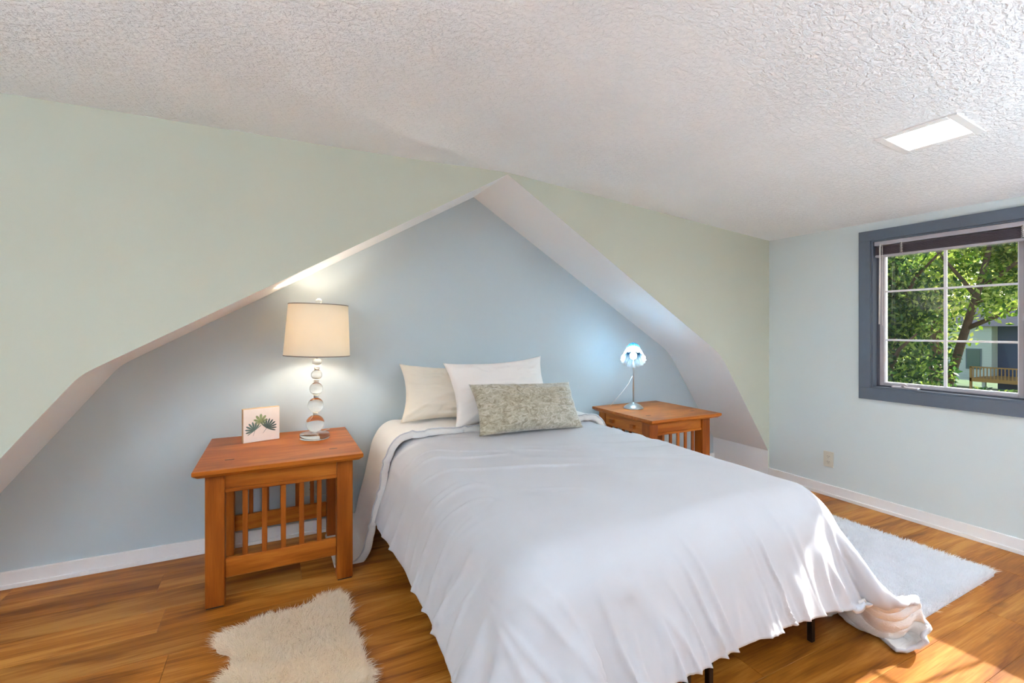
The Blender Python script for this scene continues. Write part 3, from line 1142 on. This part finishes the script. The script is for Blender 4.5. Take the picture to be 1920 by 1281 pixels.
nrm = grid_normals(P)
ny, nx = P.shape[:2]
V, U = np.mgrid[0:ny, 0:nx] * (SPC / 3)
foot = (ny - 1) * SPC / 3 - V                  # distance from the foot hem
left = U
right = (nx - 1) * SPC / 3 - U
edge = np.minimum(np.minimum(foot, left), right)
# soft filling, long pulled wrinkles over the top, tight gathers running up from the foot hem
disp = 0.010 * value_noise(U, V, 11, 3.5, 3.0) + 0.004 * value_noise(U, V, 12, 8, 7)
ang = 0.45
a1 = U * math.cos(ang) + V * math.sin(ang)
a2 = -U * math.sin(ang) + V * math.cos(ang)
wr_ = 1 - np.abs(value_noise(a1, a2, 21, 2.2, 11.0)) * 2.2
disp += 0.016 * np.clip(wr_, 0, 1) ** 3 * np.clip(value_noise(U, V, 22, 1.7, 1.7) + 0.3, 0, 1) * np.clip(foot / 0.5 - 0.5, 0, 1)
sk = U + 0.34 * foot + 0.04 * value_noise(U, V, 31, 5, 4)
ga = 1 - np.abs(value_noise(sk, foot * 0.6 + 3, 32, 15.0, 1.8)) * 1.9
gb = 1 - np.abs(value_noise(sk, foot * 0.6 + 9, 33, 28.0, 3.0)) * 2.0
fade = np.clip(1 - foot / (0.42 + 0.16 * value_noise(U, V, 34, 7, 0.5)), 0, 1)
disp += fade * (0.024 * np.clip(ga, 0, 1) ** 2 + 0.005 * np.clip(gb, 0, 1) ** 2 * fade)
sl_ = V - 0.25 * left
gl_ = 1 - np.abs(value_noise(sl_, left * 0.7, 41, 7.0, 2.0)) * 2.0
disp += 0.018 * np.clip(gl_, 0, 1) ** 2 * np.clip(1 - left / 0.45, 0, 1)
P = P + nrm * disp[..., None]
P[..., 2] = np.maximum(P[..., 2], 0.012)
cover = grid_obj('cover', P, [M['duvet'], M['seer']], com)
so = cover.modifiers.new('thickness', 'SOLIDIFY')
so.thickness = 0.016
so.offset = -1
so.material_offset = 1
so.material_offset_rim = 0

# turned-back head end of the comforter, seersucker side up
SPF = 0.0225
LOF, ROF = 0.72, 0.40
XF0 = BX0 - 0.085 - LOF
NXF = int(round((BX1 - BX0 + 0.13 + LOF + ROF) / SPF))
PF = drape(NXF, 21, SPF, XF0, 3.165, 0.70, ((BX0, BY0, 0.30), (BX1, BY1 + 0.4, BTOP)), 0.07, 0.085, 800, hem=0.03, seed=8, stiff=2.5, flare=0.22)
PF = upsample(PF, 2)
nf = grid_normals(PF)
VF, UF = np.mgrid[0:PF.shape[0], 0:PF.shape[1]] * (SPF / 2)
fe = VF.max() - VF
dd = 0.007 * value_noise(UF, VF, 51, 6, 5) + 0.010 * np.clip(1 - fe / 0.12, 0, 1) * np.clip(1 - np.abs(value_noise(UF + 0.3 * fe, VF, 52, 17, 3)) * 2, 0, 1)
PF = PF + nf * dd[..., None]
fold = grid_obj('turned_back_end', PF, [M['seer']], com)
so = fold.modifiers.new('thickness', 'SOLIDIFY')
so.thickness = 0.042
so.offset = -1
ss = fold.modifiers.new('round', 'SUBSURF')
ss.levels = ss.render_levels = 1
# piping along the turned-back hem
pl = [tuple(p) for p in (PF[-1] + nf[-1] * 0.001)[::2]]
MB().tube(pl, 0.0042, 6).build('piping', M['duvet'], fold, True)


# ------------------------------------------------------------------ pillows
def pillow(name, label, w, h, t, loc, rot, mat, seed, pinch=0.12, ear=0.5, group=None, wr=0.022):
    n, m = 60, 46
    u = np.linspace(-1, 1, n)
    v = np.linspace(-1, 1, m)
    Ug, Vg = np.meshgrid(u, v)
    bx = Ug * (1 - pinch * (1 - Vg ** 2) * np.abs(Ug) ** 2) * w / 2
    by = Vg * (1 - pinch * 1.3 * (1 - Ug ** 2) * np.abs(Vg) ** 2) * h / 2
    prof = ((1 - np.abs(Ug) ** 2.4) * (1 - np.abs(Vg) ** 2.4)).clip(0) ** ear
    nz = value_noise(Ug * 0.5 + 5, Vg * 0.5 + 5, seed, 4, 3) * 0.08 + value_noise(Ug + 3, Vg + 2, seed + 1, 3.0, 8) * 0.06
    edge = np.maximum(np.abs(Ug), np.abs(Vg))
    tension = value_noise(np.arctan2(Vg, Ug) * 4 + 20, edge, seed + 2, 3.0, 1.5) * wr * edge ** 2 * (1 - edge ** 6)
    th = t / 2 * prof * (1 + nz * 2)
    F = np.stack([bx, by, th + tension * np.sqrt(prof)], -1)
    B = np.stack([bx, by, -th * 0.85 + tension * np.sqrt(prof)], -1)
    idx = np.arange(n * m).reshape(m, n)
    f1 = np.stack([idx[:-1, :-1], idx[:-1, 1:], idx[1:, 1:], idx[1:, :-1]], -1).reshape(-1, 4)
    f2 = f1[:, ::-1] + n * m
    vs = np.concatenate([F.reshape(-1, 3), B.reshape(-1, 3)])
    o = obj_from(name, vs, np.concatenate([f1, f2]), mat, None, True)
    b = bmesh.new()
    b.from_mesh(o.data)
    bmesh.ops.remove_doubles(b, verts=list(b.verts), dist=0.0004)
    b.to_mesh(o.data)
    b.free()
    o.data.polygons.foreach_set('use_smooth', [True] * len(o.data.polygons))
    # local: x = width, y = height, z = out of the front
    rx, ry, rz = (math.radians(a) for a in rot)
    o.matrix_world = Matrix.Translation(loc) @ Matrix.Rotation(rz, 4, 'Z') @ Matrix.Rotation(rx, 4, 'X') @ Matrix.Rotation(ry, 4, 'Z')
    return tag(o, label, 'pillow', group)


pillow('pillow', 'cream pillow at the back, leaning on the blue wall', 0.68, 0.40, 0.19, (1.05, 3.03, 0.865), (66, -3, -3), M['cream_case'], 61, group='pillows on the bed')
pillow('pillow', 'large white pillow standing behind the velvet cushion', 0.76, 0.44, 0.20, (1.345, 2.85, 0.885), (68, 2, 3), M['white_case'], 71, group='pillows on the bed')
pillow('throw_pillow', 'oblong taupe crushed velvet cushion in front of the white pillows', 0.76, 0.335, 0.17, (1.43, 2.63, 0.80), (58, -2.5, 4), M['velvet'], 81, 0.07, 0.45, 'pillows on the bed')


# ------------------------------------------------------------------ rugs with real pile
def strands(name, pts, length, width, lean, mat, parent, seed, clump=0.0):
    r = np.random.default_rng(seed)
    n = len(pts)
    L = length * r.uniform(0.65, 1.2, n)
    cl = np.stack([value_noise(pts[:, 0], pts[:, 1], seed + 1, 28, 28), value_noise(pts[:, 0], pts[:, 1], seed + 2, 28, 28)], -1) * clump
    d = lean + cl + r.normal(0, 0.28, (n, 2))
    a = r.uniform(0, math.pi, n)
    s = np.stack([np.cos(a), np.sin(a)], -1) * (width / 2)
    z0 = pts[:, 2]
    rows = []
    for t, ws in ((0.0, 1.0), (0.55, 0.8), (1.0, 0.0)):
        x = pts[:, :2] + d * (L * t * t)[:, None] * 0.9
        dz = L * t * (1 - 0.45 * t * np.clip(np.linalg.norm(d, axis=1), 0, 1.1))
        z = z0 + np.maximum(dz, 0.002)
        if ws > 0:
            rows.append(np.column_stack([x - s * ws, z]))
            rows.append(np.column_stack([x + s * ws, z]))
        else:
            rows.append(np.column_stack([x, z]))
    vs = np.stack(rows, 1).reshape(-1, 3)
    b = np.arange(n) * 5
    me = bpy.data.meshes.new(name)
    quads = np.stack([b, b + 1, b + 3, b + 2], -1)
    tris = np.stack([b + 2, b + 3, b + 4], -1)
    me.vertices.add(len(vs))
    me.vertices.foreach_set('co', vs.ravel())
    me.loops.add(n * 7)
    me.loops.foreach_set('vertex_index', np.concatenate([quads.ravel(), tris.ravel()]))
    me.polygons.add(2 * n)
    me.polygons.foreach_set('loop_start', np.concatenate([np.arange(n) * 4, n * 4 + np.arange(n) * 3]))
    me.update(calc_edges=True)
    me.validate()
    me.materials.append(mat)
    o = bpy.data.objects.new(name, me)
    COL.objects.link(o)
    o.parent = parent
    o['kind'] = 'stuff'
    return o


def in_poly(pts, poly):
    x, y = pts[:, 0], pts[:, 1]
    ins = np.zeros(len(pts), bool)
    for (x1, y1), (x2, y2) in zip(poly, poly[1:] + poly[:1]):
        c = ((y1 > y) != (y2 > y)) & (x < (x2 - x1) * (y - y1) / (y2 - y1 + 1e-12) + x1)
        ins ^= c
    return ins


def rug(name, label, poly, n, length, width, mat, seed, clump, splay):
    cx = sum(p[0] for p in poly) / len(poly)
    cy = sum(p[1] for p in poly) / len(poly)
    t = thing(name, label, 'rug', (cx, cy, 0))
    loc = [(a - cx, b - cy) for a, b in poly]
    k = len(loc)
    vs = [(a, b, 0.001) for a, b in loc] + [(a, b, 0.010) for a, b in loc]
    fs = [tuple(range(k))[::-1], tuple(range(k, 2 * k))] + [(i, (i + 1) % k, k + (i + 1) % k, k + i) for i in range(k)]
    obj_from('backing', vs, fs, mat, t)
    r = np.random.default_rng(seed)
    lo = np.min(loc, 0)
    hi = np.max(loc, 0)
    pts = r.uniform(lo, hi, (int(n * 1.6), 2))
    pts = pts[in_poly(pts, loc)][:n]
    # pile leans outwards towards the rim
    ctr = np.zeros(2)
    ext = np.maximum(np.abs(lo), np.abs(hi))
    q = pts / ext
    lean = q * (np.linalg.norm(q, axis=1) ** 2)[:, None] * splay
    pz = np.column_stack([pts, np.full(len(pts), 0.008)])
    strands('pile', pz, length, width, lean, mat, t, seed, clump)
    return t


def smooth_poly(pts, it=2):
    for _ in range(it):
        out = []
        for (a, b), (c, d) in zip(pts, pts[1:] + pts[:1]):
            out += [(0.75 * a + 0.25 * c, 0.75 * b + 0.25 * d), (0.25 * a + 0.75 * c, 0.25 * b + 0.75 * d)]
        pts = out
    return pts


sheep = [(-0.20, 2.29), (-0.08, 2.33), (0.12, 2.36), (0.20, 2.41), (0.28, 2.39), (0.30, 2.26), (0.27, 2.16), (0.29, 2.02), (0.31, 1.84), (0.29, 1.66), (0.18, 1.50),
         (0.02, 1.47), (-0.12, 1.55), (-0.20, 1.72), (-0.21, 1.90), (-0.15, 2.06), (-0.16, 2.16), (-0.23, 2.21)]
rug('sheepskin_rug', 'cream sheepskin rug on the floor in front of the nightstand', smooth_poly(sheep, 2), 42000, 0.048, 0.0032, M['fur_cream'], 91, 0.75, 0.75)
shag = smooth_poly([(2.44, 1.06), (3.38, 1.075), (3.38, 2.0), (2.44, 1.98)], 1)
shag = [(2.43, 1.07), (2.455, 1.05), (3.36, 1.07), (3.385, 1.09), (3.385, 1.98), (3.36, 2.0), (2.455, 2.0), (2.43, 1.98)]
rug('shag_rug', 'white shag rug on the floor between the bed and the window wall', shag, 60000, 0.034, 0.0042, M['fur_white'], 95, 0.6, 0.35)

# ------------------------------------------------------------------ outside: lawn, trees, neighbour house with a deck
def leaf_mat(name, dark, mid, light, tr=0.5):
    g = N(name)
    geo = g.n('ShaderNodeNewGeometry')
    rn = geo.outputs['Random Per Island']
    c = g.ramp(rn, [(0.1, lin(dark)), (0.55, lin(mid)), (0.95, lin(light))])
    p = g.pbr(c, 0.5)
    t = g.n('ShaderNodeBsdfTranslucent')
    g.l(c, t.inputs['Color'])
    mx = g.n('ShaderNodeMixShader')
    mx.inputs[0].default_value = tr
    g.l(p.outputs[0], mx.inputs[1])
    g.l(t.outputs[0], mx.inputs[2])
    return g.done(mx.outputs[0])


M['leaf_dark'] = leaf_mat('leaf_deep_green', (30, 62, 28), (72, 112, 48), (168, 190, 84))
M['leaf_lime'] = leaf_mat('leaf_lime_green', (66, 106, 32), (146, 174, 56), (228, 232, 120), 0.6)
M['bark'] = plain('bark_brown', (104, 78, 62), 0.9, vary=0.3, scale=14, bump=0.5, bscale=40)
M['grass'] = plain('lawn_green', (70, 104, 48), 0.9, vary=0.3, scale=2)
GZ = -2.7
gr = MB().box((4.6, -40, GZ - 0.2), (110, 70, GZ)).build('ground', M['grass'])
struct(gr, 'green lawn outside the window')


def leaves(name, n, blobs, size, mat, parent, seed):
    r = np.random.default_rng(seed)
    w = np.array([b[1][0] * b[1][1] * b[1][2] for b in blobs])
    pick = r.choice(len(blobs), n, p=w / w.sum())
    c = np.array([b[0] for b in blobs])[pick]
    e = np.array([b[1] for b in blobs])[pick]
    d = r.normal(0, 1, (n, 3))
    d /= np.linalg.norm(d, axis=1, keepdims=True)
    P0 = c + d * e * (r.uniform(0.25, 1.0, n) ** 0.6)[:, None]
    a = r.normal(0, 1, (n, 3))
    a[:, 2] -= 0.5
    a /= np.linalg.norm(a, axis=1, keepdims=True)
    b = np.cross(a, r.normal(0, 1, (n, 3)))
    b /= np.linalg.norm(b, axis=1, keepdims=True)
    s = size * r.uniform(0.6, 1.3, n)[:, None]
    vs = np.stack([P0 - a * s, P0 + b * s * 0.45, P0 + a * s, P0 - b * s * 0.45], 1).reshape(-1, 3)
    k = np.arange(n) * 4
    me = bpy.data.meshes.new(name)
    me.vertices.add(len(vs))
    me.vertices.foreach_set('co', vs.ravel())
    me.loops.add(n * 4)
    me.loops.foreach_set('vertex_index', np.arange(n * 4))
    me.polygons.add(n)
    me.polygons.foreach_set('loop_start', k)
    me.update(calc_edges=True)
    me.materials.append(mat)
    o = bpy.data.objects.new(name, me)
    COL.objects.link(o)
    o.parent = parent
    o['kind'] = 'stuff'
    return o


def tree(label, base, trunk, rads, branches, blobs, n, size, mat, seed, group='trees outside the window'):
    t = thing('tree', label, 'tree', base, 0, group)
    rel = lambda p: tuple(p[i] - base[i] for i in range(3))
    MB().tube([rel(p) for p in trunk], rads, 10).build('trunk', M['bark'], t, True)
    for pts, rr in branches:
        MB().tube([rel(p) for p in pts], rr, 7).build('branch', M['bark'], t, True)
    leaves('crown', n, [(rel(c), e) for c, e in blobs], size, mat, t, seed)
    return t


r_ = np.random.default_rng(5)


def blobs_in(c, e, k, s, seed):
    r = np.random.default_rng(seed)
    out = []
    for _ in range(k):
        d = r.normal(0, 1, 3)
        d /= np.linalg.norm(d)
        p = np.array(c) + d * np.array(e) * r.uniform(0.2, 1.0)
        out.append((tuple(p), tuple(s * r.uniform(0.7, 1.3, 3))))
    return out


tree('dark green leafy tree filling the left side of the window view', (11.0, 5.2, GZ),
     [(11.0, 5.2, GZ), (11.0, 5.15, 0.0), (11.1, 5.0, 2.0), (11.0, 5.1, 4.2)], [0.16, 0.13, 0.10, 0.05],
     [([(11.0, 5.15, 0.2), (10.6, 4.7, 0.9), (10.3, 4.3, 1.2)], [0.05, 0.035, 0.015]), ([(11.1, 5.0, 1.6), (10.8, 4.5, 2.3), (10.7, 4.1, 2.7)], [0.05, 0.03, 0.015])],
     blobs_in((11.0, 5.1, 1.6), (1.2, 1.0, 2.6), 46, 0.5, 101), 15000, 0.060, M['leaf_dark'], 111)
tree('lime green maple with a leaning brown trunk right of centre in the window', (12.0, 4.9, GZ),
     [(12.0, 4.9, GZ), (12.0, 4.62, -0.2), (12.0, 4.49, 0.2), (12.0, 4.25, 1.2), (12.0, 4.03, 2.1), (12.1, 3.8, 3.4)], [0.12, 0.09, 0.082, 0.068, 0.055, 0.03],
     [([(12.0, 4.22, 1.3), (12.0, 3.75, 1.55), (12.1, 3.3, 1.85)], [0.05, 0.035, 0.02]), ([(12.0, 4.0, 1.8), (11.9, 4.4, 2.5), (11.8, 4.7, 3.0)], [0.045, 0.03, 0.015]),
      ([(12.0, 3.95, 2.1), (12.2, 3.5, 2.6), (12.3, 3.1, 3.1)], [0.045, 0.03, 0.015])],
     blobs_in((12.3, 3.9, 2.6), (1.0, 1.15, 1.2), 40, 0.34, 103), 6500, 0.062, M['leaf_lime'], 113)
tree('yellow-green tree farther back behind the maple', (21.0, 8.3, GZ),
     [(21.0, 8.3, GZ), (21.0, 8.2, 1.0), (21.1, 8.1, 4.0)], [0.22, 0.17, 0.08], [],
     blobs_in((21.0, 7.9, 3.0), (1.8, 2.2, 2.4), 40, 0.7, 105), 4200, 0.11, M['leaf_lime'], 115)
tree('broad deep green tree standing at the back left of the window view', (24.0, 11.5, GZ),
     [(24.0, 11.5, GZ), (24.0, 11.4, 1.0), (24.0, 11.3, 4.0)], [0.25, 0.2, 0.1], [],
     blobs_in((24.0, 11.2, 1.6), (2.0, 2.2, 3.6), 60, 0.9, 107), 12000, 0.13, M['leaf_dark'], 117)
sh_ = thing('shrub', 'rounded green shrub below the neighbouring deck', 'shrub', (26.0, 7.9, GZ))
leaves('foliage', 3500, [((p[0][0] - 26.0, p[0][1] - 7.9, p[0][2] - GZ), p[1]) for p in blobs_in((26.0, 7.9, GZ + 0.7), (1.4, 1.3, 0.7), 16, 0.5, 109)], 0.10, M['leaf_dark'], sh_, 119)
MB().tube([(0, 0, 0), (0.05, 0.02, 0.8)], [0.06, 0.03]).build('stem', M['bark'], sh_)

house = thing('neighbour_house', 'cream clapboard house with a wooden deck seen through the trees', 'house', (38, 13.5, GZ))
M['siding'] = plain('cream_siding', (226, 226, 206), 0.7, vary=0.03)
M['blue_siding'] = plain('slate_blue_siding', (70, 84, 110), 0.7, vary=0.05)
M['deck'] = plain('cedar_deck', (196, 142, 76), 0.7, vary=0.12)
M['house_glass'] = plain('house_window_glass', (92, 118, 104), 0.15, vary=0.1)
M['roof'] = plain('grey_shingles', (92, 92, 98), 0.8, vary=0.15)
HB = -1.87 - GZ
m = MB().box((0, -1.3, HB), (6, 7, HB + 3.3))
m.build('wall', M['siding'], house)
sb = MB()
for k in range(22):
    z = HB + k * 0.15
    sb.box((-0.03 if k % 2 else -0.035, -1.3, z), (0.0, 7.0, z + 0.142))
sb.build('clapboards', M['siding'], house)
MB().box((0.8, -6.5, HB - 0.5), (6.8, -1.3, HB + 3.3)).build('blue_wing', M['blue_siding'], house)
rf = obj_from('roof', [(-0.4, -6.8, HB + 3.3), (-0.4, 7.3, HB + 3.3), (3.2, 7.3, HB + 5.2), (3.2, -6.8, HB + 5.2), (7.2, 7.3, HB + 3.3), (7.2, -6.8, HB + 3.3)],
              [(0, 1, 2, 3), (3, 2, 4, 5), (0, 3, 5), (1, 4, 2), (0, 5, 4, 1)], M['roof'], house)
wy0, wy1, wz0, wz1 = 12.70 - 13.5, 13.30 - 13.5, -1.12 - GZ, 0.02 - GZ
hw = MB().box((-0.07, wy0 - 0.06, wz0 - 0.06), (-0.03, wy1 + 0.06, wz1 + 0.06)).build('window', plain('house_window_frame', (120, 130, 128), 0.5), house)
MB().box((-0.085, wy0, wz0), (-0.065, wy1, wz1)).build('pane', M['house_glass'], hw)
for py in (-0.9, 0.9, 2.7):
    MB().box((0.1, py - 0.08, 0), (0.26, py + 0.08, HB)).build('foundation_post', M['siding'], house)
dk = MB().box((-2.2, -4.2, -1.75 - GZ), (0.8, -1.05, -1.55 - GZ)).build('deck', M['deck'], house)
MB().box((-2.2, -4.2, -0.95 - GZ), (-2.12, -1.05, -0.88 - GZ)).build('deck_handrail', M['deck'], dk)
bal = None
for k in range(22):
    if bal is None:
        bal = MB().box((-2.18, -0.02, -1.6 - GZ), (-2.14, 0.02, -0.95 - GZ)).build('baluster', M['deck'], dk)
        o = bal
    else:
        o = bpy.data.objects.new('baluster', bal.data)
        COL.objects.link(o)
        o.parent = dk
    o.location = (0, -4.15 + k * 0.147, 0)
for py in (-4.15, -1.1):
    MB().box((-2.2, py - 0.05, 0), (-2.1, py + 0.05, -0.9 - GZ)).build('deck_post', M['deck'], dk)
